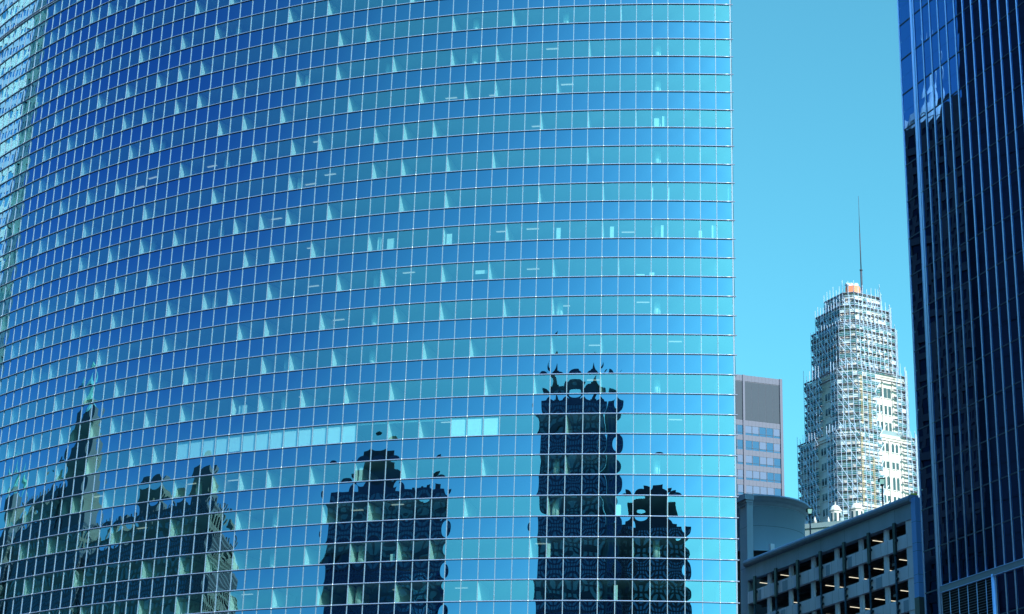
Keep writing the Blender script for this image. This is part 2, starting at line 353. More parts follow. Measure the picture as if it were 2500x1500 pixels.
# ------------------------------------------------------------------ dark glass tower on the right
DX, DY, DTH, DW, DE, DZ0, DH = 39.60, 171.32, 0.35136, 1.4102, 2.758, 95.44, 3.9
fd = frame(DX, DY, DTH)
dt = thing('dark_glass_tower', 'dark blue black glass tower with bright vertical mullions at the right edge', 'skyscraper', (50, 150, 0))
NJ = 36
edges = [-DE] + [j*DW for j in range(NJ)]
panes, mull, tran = [], [], []
rd = random.Random(3)
for n in range(-7, 20):
    zt, zb = DZ0 - n*DH, DZ0 - (n+1)*DH
    for j in range(len(edges)-1):
        a0, a1 = edges[j], edges[j+1]
        if n >= 15 and 1 <= j <= 6: continue
        for (zz0, zz1) in ((zb, zb+DH*.5-.01), (zb+DH*.5+.01, zt)):
            P = [fd(a0,0,zz0), fd(a1,0,zz0), fd(a1,0,zz1), fd(a0,0,zz1)]; ar = img_area(P); nn_ = 6 if ar else 1
            nrm = (fd(0,1,0)-fd(0,0,0)); A = rd.uniform(-.001, .0035); tx = rd.gauss(0,.0011); tz = rd.gauss(0,.0009)
            mb = MB()
            for q in range(nn_+1):
                for i in range(nn_+1):
                    u, v = i/nn_, q/nn_; p = (P[0]*(1-u)+P[1]*u)*(1-v)+(P[3]*(1-u)+P[2]*u)*v; a, b = 2*u-1, 2*v-1
                    mb.v.append(tuple(p+nrm*(A*(1-a*a)*(1-b*b)+tx*a+tz*b)))
            for q in range(nn_):
                for i in range(nn_):
                    t = q*(nn_+1)+i; mb.f.append((t, t+1, t+nn_+2, t+nn_+1)); mb.mi.append(0); mb.sm.append(True)
            panes.append((ar, mb))
parts_capped('window', panes, M['dglass'], dt)
ztop, zbot = DZ0+7*DH, DZ0-20*DH
for j in range(NJ):
    a = j*DW; mb = MB(); zlo = DZ0-15*DH if 0 < j < 6 else zbot
    mb.tube(fd(a, .06, zlo), fd(a, .06, ztop), .062, 10); mb.build('mullion', M['dmull'], dt)
mb = MB(); mb.tube(fd(-.36, .05, zbot), fd(-.36, .05, ztop), .17, 16); mb.build('corner_column', M['dmull'], dt)
mb = MB(); mb.tube(fd(-DE-.02, .02, zbot), fd(-DE-.02, .02, ztop), .085, 12); mb.build('corner_trim', M['dmull'], dt)
mb = MB(); mb.tube(fd(6*DW-.3, .08, zbot), fd(6*DW-.3, .08, DZ0-15*DH-.3), .2, 14); mb.build('lower_column', M['dmull'], dt)
for n in range(-7, 21):
    z = DZ0-n*DH; mb = MB()
    if n == 15:
        mb.box(fd, -DE, -.55, -.02, .05, z-.06, z+.06)
        mb.build('transom', M['dtrans'], dt); continue
    if n > 15:
        mb.box(fd, 6*DW+.1, (NJ-1)*DW, -.02, .05, z-.06, z+.06)
    mb.box(fd, -DE, -.55, -.02, .05, z-.06, z+.06)
    if n < 15: mb.box(fd, -.2, (NJ-1)*DW, -.02, .05, z-.055, z+.055)
    mb.build('transom', M['dtrans'], dt)
z = DZ0-15*DH
mb = MB(); mb.box(fd, .05, (NJ-1)*DW, -.05, .22, z-.42, z+.12); mb.build('ledge_beam', M['louvre'], dt)
mb = MB(); mb.box(fd, .1, (NJ-1)*DW, .02, .26, z-.48, z-.423); mb.box(fd, .1, (NJ-1)*DW, .02, .26, z+.123, z+.17); mb.build('ledge_trim', M['dmull'], dt)
mb = MB(); zz = z-.6
while zz > z-9:
    mb.hexa([fd(.15,-.12,zz), fd(5.75*DW,-.12,zz), fd(5.75*DW,.10,zz-.10), fd(.15,.10,zz-.10), fd(.15,-.12,zz+.03), fd(5.75*DW,-.12,zz+.03), fd(5.75*DW,.10,zz-.07), fd(.15,.10,zz-.07)]); zz -= .24
mb.build('louvre_slats', M['louvre'], dt)
for i in range(1, 6):
    mb = MB(); mb.box(fd, i*DW-.04, i*DW+.04, .1, .14, z-9, z-.5); mb.build('louvre_bar', M['dmull'], dt)
mb = MB(); mb.box(fd, -DE+.03, (NJ-1)*DW, -52, -.2, -ZC, ztop); mb.build('core_body', M['black'], dt)
mb = MB(); mb.box(fd, -DE, (NJ-1)*DW, -52.2, .3, ztop, ztop+1.5); mb.build('roof_parapet', M['louvre'], dt)

# ------------------------------------------------------------------ parking garage
fg = frame(28.12, 210.815, 0.3778); BW, LH, GZ = 4.682, 3.1, 47.81
gar = thing('parking_garage', 'grey concrete parking garage with open decks and dark green drainpipes', 'garage', (35, 200, 0))
S0, S1 = -1.9, 31.0
rs0 = random.Random(4)
mb = MB(); prof = [(.02,46.0),(.02,47.55)]
mb.box(fg, S0, S1, -.6, .12, 46.0, 47.75); mb.build('top_beam', M['beamc'], gar)
mb = MB()                                            # rolled coping, swept along the beam
pr = [(.12,47.56),(.30,47.62),(.44,47.78),(.48,48.0),(.42,48.2),(.26,48.34),(.05,48.38),(-.7,48.38),(-.7,47.76)]
for s0, s1 in [(S0-.35, 8.7), (8.73, 18.1), (18.13, S1+.12)]:
    for i in range(len(pr)-1):
        (n0, z0), (n1, z1) = pr[i], pr[i+1]
        mb.quad(fg(s0,n0,z0), fg(s1,n0,z0), fg(s1,n1,z1), fg(s0,n1,z1), sm=True)
    mb.poly([fg(s0,n,z) for n, z in pr]); mb.poly([fg(s1,n,z) for n, z in pr][::-1])
mb.build('coping', M['conc2'], gar)
mb = MB()
for s in [j*BW for j in range(0, 7)]: mb.box(fg, s-.012, s+.012, .121, .125, 46.02, 47.5)
mb.build('beam_joint', M['joint'], gar)
LV = 7
for n in range(1, LV+1):
    zt = GZ-n*LH; mb = MB()
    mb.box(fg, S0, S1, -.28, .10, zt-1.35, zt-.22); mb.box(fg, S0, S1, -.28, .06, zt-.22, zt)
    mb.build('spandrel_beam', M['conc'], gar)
    for j in range(-1, 7):
        for ss in ((j+.55)*BW-.62, (j+.55)*BW+.62):
            if S0 < ss < S1: mb = MB(); mb.box(fg, ss-.012, ss+.012, .101, .104, zt-1.33, zt-.02); mb.build('panel_joint', M['joint'], gar)
        if rs0.random() < .45:                    # patches of cleaner concrete, as cast or repaired
            ss = j*BW+rs0.uniform(.4, 1.2)
            if S0 < ss < S1-1.5: mb = MB(); mb.box(fg, ss, ss+rs0.uniform(.6, 1.3), .1005, .1015, zt-1.34, zt-.23); mb.build('repair_patch', M['beamc'], gar)
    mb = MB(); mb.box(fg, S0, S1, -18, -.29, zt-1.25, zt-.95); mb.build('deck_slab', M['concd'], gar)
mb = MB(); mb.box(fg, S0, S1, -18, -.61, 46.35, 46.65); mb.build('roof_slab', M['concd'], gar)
for n in range(0, LV):
    zb_ = 46.35 if n == 0 else GZ-n*LH-1.25
    mb = MB()
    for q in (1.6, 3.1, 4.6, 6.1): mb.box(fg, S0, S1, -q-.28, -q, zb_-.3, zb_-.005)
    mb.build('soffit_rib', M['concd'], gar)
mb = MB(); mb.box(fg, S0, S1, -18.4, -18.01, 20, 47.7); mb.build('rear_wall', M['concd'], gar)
for j in range(0, 7):
    s = (j+.53)*BW
    if j == 6: continue
    for n in range(0, LV):
        zt = 45.995 if n == 0 else GZ-n*LH-1.352; zb = GZ-(n+1)*LH+.002
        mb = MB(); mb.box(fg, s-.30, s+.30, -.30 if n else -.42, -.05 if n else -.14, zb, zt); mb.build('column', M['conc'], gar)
for n in range(0, LV):                              # end piers, left and right
    zt = 45.995 if n == 0 else GZ-n*LH-1.352; zb = GZ-(n+1)*LH+.002
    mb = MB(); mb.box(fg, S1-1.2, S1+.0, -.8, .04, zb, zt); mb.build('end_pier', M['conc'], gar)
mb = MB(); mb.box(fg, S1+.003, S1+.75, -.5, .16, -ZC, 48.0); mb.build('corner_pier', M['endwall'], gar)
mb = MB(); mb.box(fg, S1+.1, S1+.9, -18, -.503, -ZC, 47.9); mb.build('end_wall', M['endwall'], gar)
mb = MB()
for z in (45.6, 43.5, 42.7, 40.4, 39.6, 37.3): mb.box(fg, S1+.002, S1+.753, -.5, .163, z-.012, z+.012)
mb.build('end_joint', M['joint'], gar)
mb = MB(); mb.box(fg, S1+.002, S1+.78, -.51, .19, -ZC, 38.2); mb.build('corner_plinth', M['granite'], gar)
for j in range(0, 7):
    s = j*BW; mb = MB()
    mb.box(fg, s-.21, s+.21, .13, .33, 43.05, 46.15); mb.box(fg, s-.24, s+.24, .125, .37, 43.0, 43.1)
    mb.tube(fg(s,.22,10), fg(s,.22,43.0), .115, 10)
    pp = mb.build('drainpipe', M['pipe'], gar)
    for n in range(2, LV):
        for dz in (.35, 1.05):
            bb = MB(); bb.tube(fg(s+.14,.22,GZ-n*LH-dz), fg(s+.34,.22,GZ-n*LH-dz), .13, 8); bb.build('bracket', M['pipe'], pp)
    bb = MB(); bb.tube(fg(s+.27,.24,GZ-LH-.35), fg(s+.40,.24,GZ-LH-.35), .16, 8); bb.build('bracket', M['pipe'], pp)
tub = []
for n in range(0, LV):
    zc = (46.35 if n == 0 else GZ-n*LH-1.25)-.36
    for j in range(-1, 8):
        s = j*BW+2.73
        if s > S1-.3: continue
        for d0 in (1.5, 2.83):
            if rs0.random() < .25: continue
            mb = MB(); mb.box(fg, s-.035, s+.035, -d0-1.15, -d0, zc-.035, zc+.02); mb.build('fluorescent_lamp', M['tube'], gar)
for (j, n) in ((5.55, 1), (5.55, 2), (2.35, 1), (1.4, 3)):     # hanging signs seen inside the decks
    zc = GZ-n*LH-1.3; mb = MB(); s = j*BW
    for ds in (-.12, .12): mb.tube(fg(s+ds,-.9,zc-.75), fg(s+ds,-.9,zc), .012, 5)
    mb.box(fg, s-.2, s+.2, -.94, -.86, zc-1.0, zc-.75); mb.build('hanging_box', M['pole'], gar)
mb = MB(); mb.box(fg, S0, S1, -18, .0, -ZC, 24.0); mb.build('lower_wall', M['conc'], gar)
mb = MB(); mb.box(fg, S1-.9, S1+.9, -1.4, -.7, 47.9, 48.0); mb.build('parapet_cap', M['conc2'], gar)

# ------------------------------------------------------------------ drum-shaped stair tower behind the garage
st = thing('stair_tower', 'grey concrete drum shaped tower with a moulded cornice behind the garage', 'tower', (29.5, 222.2, 0))
dc = (29.45, 222.3)
mb = MB()
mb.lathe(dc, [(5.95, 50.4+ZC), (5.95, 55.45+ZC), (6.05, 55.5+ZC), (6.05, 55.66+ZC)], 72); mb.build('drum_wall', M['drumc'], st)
mb = MB()
mb.lathe(dc, [(6.05,55.66+ZC),(6.10,55.7+ZC),(6.14,55.95+ZC),(6.30,56.2+ZC),(6.5,56.35+ZC),(6.5,56.55+ZC),(6.62,56.6+ZC),(6.62,56.86+ZC),(5.6,56.86+ZC),(0.01,56.8+ZC)], 72); mb.build('cornice', M['conc2'], st)
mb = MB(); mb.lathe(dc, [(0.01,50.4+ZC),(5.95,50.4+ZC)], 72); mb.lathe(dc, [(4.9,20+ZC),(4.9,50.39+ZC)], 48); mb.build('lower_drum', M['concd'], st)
mb = MB(); mb.lathe(dc, [(5.955,53.3+ZC),(5.962,53.3+ZC),(5.962,53.335+ZC),(5.955,53.335+ZC)], 72); mb.lathe(dc, [(6.055,55.57+ZC),(6.06,55.57+ZC),(6.06,55.6+ZC),(6.055,55.6+ZC)], 72)
mb.build('drum_joint', M['joint'], st)
fs = frame(28.12, 210.815, 0.3778)
mb = MB(); mb.box(fs, -3.9, -1.95, -.75, -.12, -ZC, 54.8); mb.box(fs, -2.22, -1.93, -.119, .04, -ZC, 54.8); mb.build('pier', M['beamc'], st)
mb = MB()
for (o, za, zb) in ((.08,54.8,55.1),(.2,55.1,55.4),(.38,55.4,56.05)): mb.box(fs, -3.9-o, -1.95+o*.4, -.75-o*.2, -.05+o, za, zb)
mb.build('pier_cornice', M['conc2'], st)
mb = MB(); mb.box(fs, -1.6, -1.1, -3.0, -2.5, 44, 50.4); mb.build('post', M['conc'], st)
mb = MB()
for z in (52.3, 47.6): mb.box(fs, -3.9, -1.948, -.119, -.116, z-.015, z+.015); mb.box(fs, -2.222, -1.928, .04, .043, z-.015, z+.015)
mb.build('pier_joint', M['joint'], st)

# ------------------------------------------------------------------ roof-deck lamps and sign
def roof_lamp(x, y, ztop, label):
    r = thing('roof_lamp', label, 'lamp', (x, y, 46.65+ZC), 'lamps on the garage roof')
    mb = MB(); mb.tube((x,y,46.65+ZC), (x,y,ztop-.7+ZC), .085, 10); mb.tube((x,y,46.65+ZC), (x,y,47.2+ZC), .2, 10); mb.build('pole', M['pipe'], r)
    mb = MB(); z = ztop+ZC
    bx_ = lambda a, b, c: Vector((x+a, y+b, c))
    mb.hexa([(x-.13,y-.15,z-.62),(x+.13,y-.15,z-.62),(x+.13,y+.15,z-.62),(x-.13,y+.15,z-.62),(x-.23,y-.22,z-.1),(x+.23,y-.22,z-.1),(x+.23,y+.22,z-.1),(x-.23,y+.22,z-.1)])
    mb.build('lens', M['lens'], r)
    mb = MB(); mb.box(bx_, -.27,.27,-.26,.26,z-.1,z+.02); mb.box(bx_, -.16,.16,-.16,.16,z-.76,z-.62); mb.box(bx_, -.42,-.24,-.08,.08,z-.42,z-.04)
    mb.build('housing', M['pipe'], r)
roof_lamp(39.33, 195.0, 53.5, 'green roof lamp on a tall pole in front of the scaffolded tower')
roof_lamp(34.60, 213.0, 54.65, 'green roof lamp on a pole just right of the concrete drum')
sg = thing('warning_sign', 'small yellow warning sign at the right end of the garage roof', 'sign', (40.02, 183.2, 48.0+ZC))
fsn = lambda a, n, z: Vector((40.02+a, 183.2-n, z+ZC))
mb = MB(); mb.box(fsn, -.30, .32, 0, .04, 48.25, 48.85); mb.box(fsn, -.46, -.30, -.3, -.26, 48.45, 48.8); mb.build('sign_panel', M['yellow'], sg)
mb = MB()
for a0, a1, z0, z1 in ((-.16,.02,48.62,48.70),(-.02,.18,48.54,48.60),(-.16,.14,48.42,48.46),(-.16,-.10,48.36,48.42)): mb.box(fsn, a0, a1, .041, .048, z0, z1)
mb.build('sign_symbol', M['black'], sg)
mb = MB(); mb.box(fsn, -.02, .04, -.05, -.002, 47.9, 48.8); mb.build('post', M['pipe'], sg)

# ------------------------------------------------------------------ grey-purple office tower
ot = thing('office_tower', 'grey purple granite office slab with dark louvred top beyond the drum', 'office building', (57, 430, 0))
_h = math.atan2(3.0, 10.97)
fo = lambda a, n, z: Vector((51.93 + a*math.cos(_h) + n*math.sin(_h), 420 + a*math.sin(_h) - n*math.cos(_h), z + ZC))
OW = 11.42
mb = MB(); mb.box(fo, -16, OW-.02, -22, -.02, -ZC, 138.9); mb.build('body_wall', M['purple'], ot)
PIL = [(-13.9,-13.3), (-6.3,-5.7), (1.62,2.12), (10.8,11.44)]
for a0, a1 in PIL:
    mb = MB(); mb.box(fo, a0, a1, -.02, .28, 60, 139.05); mb.build('pilaster', M['purple'], ot)
bays = [(-5.7, 1.62, 5), (2.12, 10.8, 5)]
rw = random.Random(5)
for b0, b1, nb in bays:
    mb = MB(); mb.box(fo, b0, b1, -.02, .06, 137.55, 139.0); mb.build('parapet_band', M['purple'], ot)
    for i in range(nb):
        a0 = b0+(b1-b0)*i/nb; a1 = b0+(b1-b0)*(i+1)/nb
        mb = MB(); mb.box(fo, a0+.03, a1-.03, -.02, .02, 128.25, 137.4); mb.build('slate_panel', M['purpled'], ot)
    for r in range(9):
        z1 = 128.2 - r*3.51; mb = MB()
        mb.box(fo, b0, b1, -.02, .05, z1-1.28, z1); mb.build('spandrel_band', M['purple'], ot)
        mb = MB()
        for i in range(1, 2*nb): mb.box(fo, b0+(b1-b0)*i/(2*nb)-.02, b0+(b1-b0)*i/(2*nb)+.02, .05, .053, z1-1.27, z1-.01)
        mb.build('band_joint', M['joint'], ot)
        for i in range(nb):
            a0 = b0+(b1-b0)*i/nb+.1; a1 = b0+(b1-b0)*(i+1)/nb-.1
            mb = MB(); mb.box(fo, a0, a1, -.02, .0, z1-3.5, z1-1.3); wn = mb.build('window', M['pwin'], ot)
            mb = MB(); mb.box(fo, a0-.1, a1+.1, 0, .03, z1-3.05, z1-2.97); mb.box(fo, a1, a1+.1, 0, .03, z1-3.5, z1-1.3); mb.build('frame', M['purpled'], wn)
            if rw.random() < .55:
                bl = rw.choice([.45, .45, .5, 1.0]); mb = MB(); mb.box(fo, a0+.02, a1-.02, .001, .006, z1-3.5+(2.18*.24 if bl < .9 else .3), z1-1.31); mb.build('blind', M['pblind'], wn)
    mb = MB()
    for i in range(1, 2*nb): mb.box(fo, b0+(b1-b0)*i/(2*nb)-.02, b0+(b1-b0)*i/(2*nb)+.02, .06, .063, 137.6, 138.95)
    mb.build('parapet_joint', M['joint'], ot)

# ------------------------------------------------------------------ scaffolded stone tower
TX, TY, TPH = 91.2, 482.0, R(25.8)
tw = thing('stone_tower', 'cream terracotta tower wrapped in scaffolding', 'tower', (TX, TY, 0))
sf = thing('scaffolding', 'pale tube scaffolding with green netting wrapped round the cream tower', 'scaffold', (TX, TY, 0))
TH = [  # scaffold side, z bottom, z top (above the eye)
    (12.5, 177.0, 182.2), (16.6, 170.5, 178.0), (18.8, 157.5, 171.5), (22.4, 142.0, 159.0), (25.8, 115.0, 142.1)]
TC = lambda S: Vector((TX, TY, 0))
def ft(S):
    """frame of one face: face 0 = lit front, 1 = right, 2 = rear, 3 = shaded left"""
    def f(face, a, n, z):
        t = TPH + face*math.pi/2
        d = Vector((math.cos(t), math.sin(t))); o = Vector((math.sin(t), -math.cos(t)))
        return Vector((TX + d.x*a + o.x*(S/2+n), TY + d.y*a + o.y*(S/2+n), z + ZC))
    return f
rs = random.Random(11)
poles, braces, nets, rails = [], [], [], []
def add_win(fr, face, a, z0, h, wd, arched):
    mb = MB(); f = lambda A, N, Z: fr(face, A, N, Z)
    mb.box(f, a-wd/2, a+wd/2, .0, .04, z0, z0+h)
    if arched: mb.hexa([f(a-wd/2,0,z0+h), f(a+wd/2,0,z0+h), f(a+wd/2,.04,z0+h), f(a-wd/2,.04,z0+h), f(a-.05,0,z0+h+.55), f(a+.05,0,z0+h+.55), f(a+.05,.04,z0+h+.55), f(a-.05,.04,z0+h+.55)])
    o = mb.build('window', M['stonew'], tw)
    mb = MB(); mb.box(f, a-wd/2-.1, a+wd/2+.1, .04, .16, z0-.22, z0-.02); mb.build('sill', M['stone'], o)
    return o
for ti, (S, zb, zt) in enumerate(TH):
    Ss = S-2.6; fr = ft(Ss); ch = .13*Ss
    # stone storey block with chamfered corners
    def ring(Sx, chx):
        h = Sx/2; p = []
        for face in range(4):
            t = TPH + face*math.pi/2; d = Vector((math.cos(t), math.sin(t))); o = Vector((math.sin(t), -math.cos(t)))
            for a in (-h+chx, h-chx): p.append((TX+d.x*a+o.x*h, TY+d.y*a+o.y*h))
        return p
    mb = MB(); mb.prism(ring(Ss, ch), (zb if ti < 4 else 60)+ZC, zt-1.2+ZC); mb.build('storey_block', M['stone'], tw)
    mb = MB(); mb.prism(ring(Ss+.9, ch+.2), zt-2.0+ZC, zt-1.19+ZC); mb.prism(ring(Ss+.5, ch+.1), zt-2.6+ZC, zt-2.0+ZC); mb.build('cornice', M['stone'], tw)
    # colonnettes on each seen face
    for face in (0, 3, 1):
        h = Ss/2-ch
        if ti < 3:
            for i in range(7):
                a = -h+2*h*(i+.5)/7
                mb = MB(); p = fr(face, a, .35, 0)
                mb.tube((p.x,p.y,zb+.3+ZC), (p.x,p.y,zt-2.7+ZC), .34, 10); mb.tube((p.x,p.y,zt-3.4+ZC),(p.x,p.y,zt-2.65+ZC), .34, 10, r2=.55); mb.build('colonnette', M['stone'], tw)
            zz = zb+.8
            while zz < zt-3.4:
                for i in range(6):
                    a = -h+2*h*(i+1)/7; add_win(fr, face, a, zz, 1.5, .8, False)
                zz += 3.4
    # scaffold lifts
    f2 = ft(S); H2_ = S/2; lift = 2.0; z = zb
    nl = int((zt-zb)/lift)
    cs = .17*S
    for li in range(nl+1):
        z = zb+li*lift
        o_, i_ = ring(S+.05, cs), ring(S-1.5, cs-.3)
        def deck_run(mb, q, u0, u1):
            P0, P1, R0, R1 = (Vector(t_) for t_ in (o_[q], o_[(q+1) % 8], i_[q], i_[(q+1) % 8]))
            a_, b_, c_, d_ = P0.lerp(P1,u0), P0.lerp(P1,u1), R0.lerp(R1,u1), R0.lerp(R1,u0); zd, zu = z+ZC-.05, z+ZC+.05
            mb.hexa([(*a_,zd),(*b_,zd),(*c_,zd),(*d_,zd),(*a_,zu),(*b_,zu),(*c_,zu),(*d_,zu)])
        runs = [[(q, 0, 1) for q in range(8)]]
        if 116 < z < 156 and ti >= 3:      # strips of wall on the front and the shaded side are left bare
            runs = [[(6, .75, 1), (7, 0, 1), (0, 0, .40)], [(0, .78, 1), (1, 0, 1), (2, 0, 1), (3, 0, 1), (4, 0, 1), (5, 0, 1), (6, 0, .50)]]
        for rn_ in runs:
            mb = MB()
            for (q, u0, u1) in rn_: deck_run(mb, q, u0, u1)
            mb.build('scaffold_deck', M['deck'], sf)
    o_ = ring(S+.12, cs); i_ = ring(S-1.4, cs-.3)
    for q in range(8):
        if q in (3, 4, 5): continue
        P0, P1 = Vector(o_[q]), Vector(o_[(q+1) % 8]); L = (P1-P0).length; npole = max(2, round(L/1.3))
        R0, R1 = Vector(i_[q]), Vector(i_[(q+1) % 8])
        for i in range(npole+1):
            u = i/npole; bare = (q == 0 and ti >= 3 and .42 < u < .77) or (q == 6 and ti >= 3 and .52 < u < .74)
            if bare: continue
            p = P0.lerp(P1, u); top = zt+rs.uniform(.2, 2.6 if ti in (0, 3) else 1.3)
            mb = MB(); mb.tube((*p, zb+ZC-.3), (*p, top+ZC), .075, 5); poles.append((img_area([(*p,zb+ZC),(p.x+.1,p.y,zb+ZC),(p.x+.1,p.y,top+ZC),(*p,top+ZC)]), mb))
            if q in (0, 1, 7, 6) and i % 2 == 0:
                p = R0.lerp(R1, u); mb = MB(); mb.tube((*p, zb+ZC-.3), (*p, zt+ZC), .045, 5); poles.append((0.5, mb))
            for li in range(nl):
                z = zb+li*lift; p2 = P0.lerp(P1, min(1, (i+1)/npole)); p = P0.lerp(P1, u)
                if i < npole and not (q == 0 and ti >= 3 and .37 < u < .77) and not (q == 6 and ti >= 3 and .48 < u < .74):
                    for dz in (.5, 1.0):
                        mb = MB(); mb.tube((*p, z+dz+ZC), (*p2, z+dz+ZC), .05, 4); rails.append((1.0/(1+li), mb))
                    rr = rs.random()
                    if rr < .58:
                        a_, b_ = p*1.0, p2*1.0; c_ = (R0.lerp(R1, .5)-P0.lerp(P1, .5))*.06; a_ = a_+c_; b_ = b_+c_
                        hgt = rs.choice([.7, .8, .9, 1.0]); mb = MB()
                        mb.hexa([(*a_,z+.09+ZC),(*b_,z+.09+ZC),(*(b_+c_*.3),z+.09+ZC),(*(a_+c_*.3),z+.09+ZC),(*a_,z+hgt+ZC),(*b_,z+hgt+ZC),(*(b_+c_*.3),z+hgt+ZC),(*(a_+c_*.3),z+hgt+ZC)], mi=0 if rs.random() < (.90 if ti > 1 else .62) else 1)
                        nets.append((img_area([(*a_,z+ZC),(*b_,z+ZC),(*b_,z+1+ZC),(*a_,z+1+ZC)]), mb))
                    if (i+li) % 4 == 0 or rs.random() < .2:
                        mb = MB(); mb.tube((*p, z+lift+ZC), (*p2, z+ZC), .065, 4); braces.append((rs.random(), mb))
parts_capped('scaffold_pole', poles, M['pole'], sf)
parts_capped('guard_rail', rails, M['pole'], sf)
parts_capped('diagonal_brace', braces, M['pole'], sf)
parts_capped('debris_net', nets, [M['net'], M['netw']], sf)
# long raking braces at the left edge and the zigzag brace beside the bare wall
f2 = ft(23.2)
for i in range(9):
    z = 120+i*4.0; S_ = 25.8 if z < 141 else 22.4; f2 = ft(S_); mb = MB()
    mb.tube(f2(0, -S_*.17*.35-1.2, .25, z), f2(0, -S_*.02, .25, z+3.2), .11, 5); mb.build('raking_brace', M['netw'], sf)
f2 = ft(18.8)
for a in (-5.5, -2.5):
    mb = MB(); mb.tube(f2(3, a, .6, 156), f2(3, a+3, -.8, 175), .06, 5); mb.build('raking_brace', M['pole'], sf)
# access ladders (orange) up the front left
for (S_, a, z0, z1) in ((22.4, -6.6, 143, 156), (25.8, -8.4, 121, 140), (22.4, -4.2, 142, 151), (25.8, -4.9, 116, 134)):
    f2 = ft(S_); mb = MB()
    for da in (-.22, .22): mb.tube(f2(0, a+da, .3, z0), f2(0, a+da, .3, z1), .05, 5)
    zz = z0
    while zz < z1: mb.tube(f2(0, a-.22, .3, zz), f2(0, a+.22, .3, zz), .035, 4); zz += .45
    mb.build('access_ladder', M['ladder'], sf)
# windows of the bare front strip
for ti, rows in ((3, [(151.6,2.7,True,False),(147.1,2.4,False,False),(142.6,2.4,False,False)]), (4, [(136.6,1.9,False,True),(132.2,1.8,False,False),(126.7,3.0,False,True),(123.0,2.0,False,False),(118.4,2.4,False,True)])):
    S = TH[ti][0]; fr = ft(S-2.6); Wf = S-2.6
    for (z0, h, wide, arch) in rows:
        for cu in (.50, .70):
            a = -Wf/2+.17*Wf + cu*(Wf*.66)
            for da in ((-.62, .62)): add_win(fr, 0, a+da, z0, h, 1.1 if wide else .82, arch)
    mb = MB()
    for cu in (.58, .83):
        a = -Wf/2+.17*Wf + cu*(Wf*.66)
        mb.box(lambda A, N, Z: fr(0, A, N, Z), a-.22, a+.22, 0, .25, TH[ti][1], TH[ti][2]-2.7)
    mb.build('pilaster', M['stone'], tw)
fr = ft(22.4-2.6+2.0); mb = MB(); mb.box(lambda A, N, Z: fr(0, A, N, Z), -1.8, 6.2, -.9, .2, 140.6, 142.4); mb.build('ledge', M['stone2'], tw)
for face in (3, 1):
    for ti in (3, 4):
        S = TH[ti][0]; fr = ft(S-2.6); zz = TH[ti][1]+1.2
        while zz < TH[ti][2]-4:
            for a in (-5.6, -4.4, .6, 1.8, 3.6, 4.8): add_win(fr, face, a, zz, 1.9, .8, False)
            zz += 4.0
# plant room and mast
pr_ = thing('roof_plant_room', 'orange boarded plant room on top of the scaffolded tower', 'plant room', (91.0, 480, 180.0+ZC))
mb = MB(); mb.lathe((91.0, 480), [(2.0,180.0+ZC),(2.0,184.2+ZC),(.01,184.21+ZC)], 8, sm=False); mb.build('boarded_wall', M['orange'], pr_)
mb = MB(); mb.box(lambda a,b,c: Vector((91.0+a,480+b,c+ZC)), -1.3,1.3,-1.2,1.2,184.22,184.7)
for dx in (-1.1, 0, 1.1): mb.hexa([(91.0+dx-.5,479,184.7+ZC),(91.0+dx+.4,479,184.7+ZC),(91.0+dx+.4,481,184.7+ZC),(91.0+dx-.5,481,184.7+ZC),(91.0+dx-.9,479,185.2+ZC),(91.0+dx,479,185.2+ZC),(91.0+dx,481,185.2+ZC),(91.0+dx-.9,481,185.2+ZC)])
mb.build('roof_vent', M['pole'], pr_)
an = thing('antenna_mast', 'thin grey radio mast on the scaffolded tower', 'antenna', (93.4, 480, 180.0+ZC))
mb = MB(); mb.tube((93.4,480,180.0+ZC),(93.4,480,189.2+ZC),.28,8); mb.tube((93.4,480,189.2+ZC),(93.4,480,189.5+ZC),.4,8); mb.build('mast_base', M['purpled'], an)
mb = MB(); mb.tube((93.4,480,189.5+ZC),(93.4,480,200+ZC),.15,8); mb.tube((93.4,480,200+ZC),(93.4,480,211+ZC),.09,8,r2=.05); mb.build('mast_top', M['purpled'], an)
# lower shoulder with domed turrets
sh = thing('turreted_block', 'limestone lower block with white domed turrets at the foot of the tower', 'building', (84, 462, 0))
fsh = frame(84.0, 455.0, R(-62))
mb = MB(); mb.prism([(72.5,462),(84.5,455.5),(108,467),(98,490),(74,478)], 0, 113.2+ZC); mb.build('block_wall', M['stone2'], sh)
mb = MB(); mb.prism([(72.3,461.8),(84.5,455.2),(85,455.6),(73,462.4)], 113.2+ZC, 114.4+ZC); mb.prism([(84.6,455.3),(108,466.8),(107.6,467.6),(84.6,456.2)], 113.2+ZC, 114.8+ZC); mb.build('parapet', M['stone2'], sh)
def turret(x, y, zb, zt, r, mtl):
    mb = MB(); mb.lathe((x,y), [(r,zb+ZC),(r,zt-2.0+ZC),(r*1.12,zt-1.9+ZC),(r*1.12,zt-1.6+ZC),(r*.98,zt-1.55+ZC),(r*.8,zt-.9+ZC),(r*.4,zt-.35+ZC),(.12,zt-.15+ZC),(.1,zt+.6+ZC),(.01,zt+.65+ZC)], 10, sm=False); o = mb.build('turret', mtl, sh)
    for t in (-2.4, -1.7, -1.0):
        mb = MB(); p = (x+math.cos(t)*r*.97, y+math.sin(t)*r*.97); d = Vector((-math.sin(t), math.cos(t)))*.25; n_ = Vector((math.cos(t), math.sin(t)))*.12
        a_, b_ = Vector(p)-d, Vector(p)+d
        mb.hexa([(*a_,zb+1+ZC),(*b_,zb+1+ZC),(*(b_+n_),zb+1+ZC),(*(a_+n_),zb+1+ZC),(*a_,zt-2.5+ZC),(*b_,zt-2.5+ZC),(*(b_+n_),zt-2.5+ZC),(*(a_+n_),zt-2.5+ZC)]); mb.build('turret_window', M['stonew'], o)
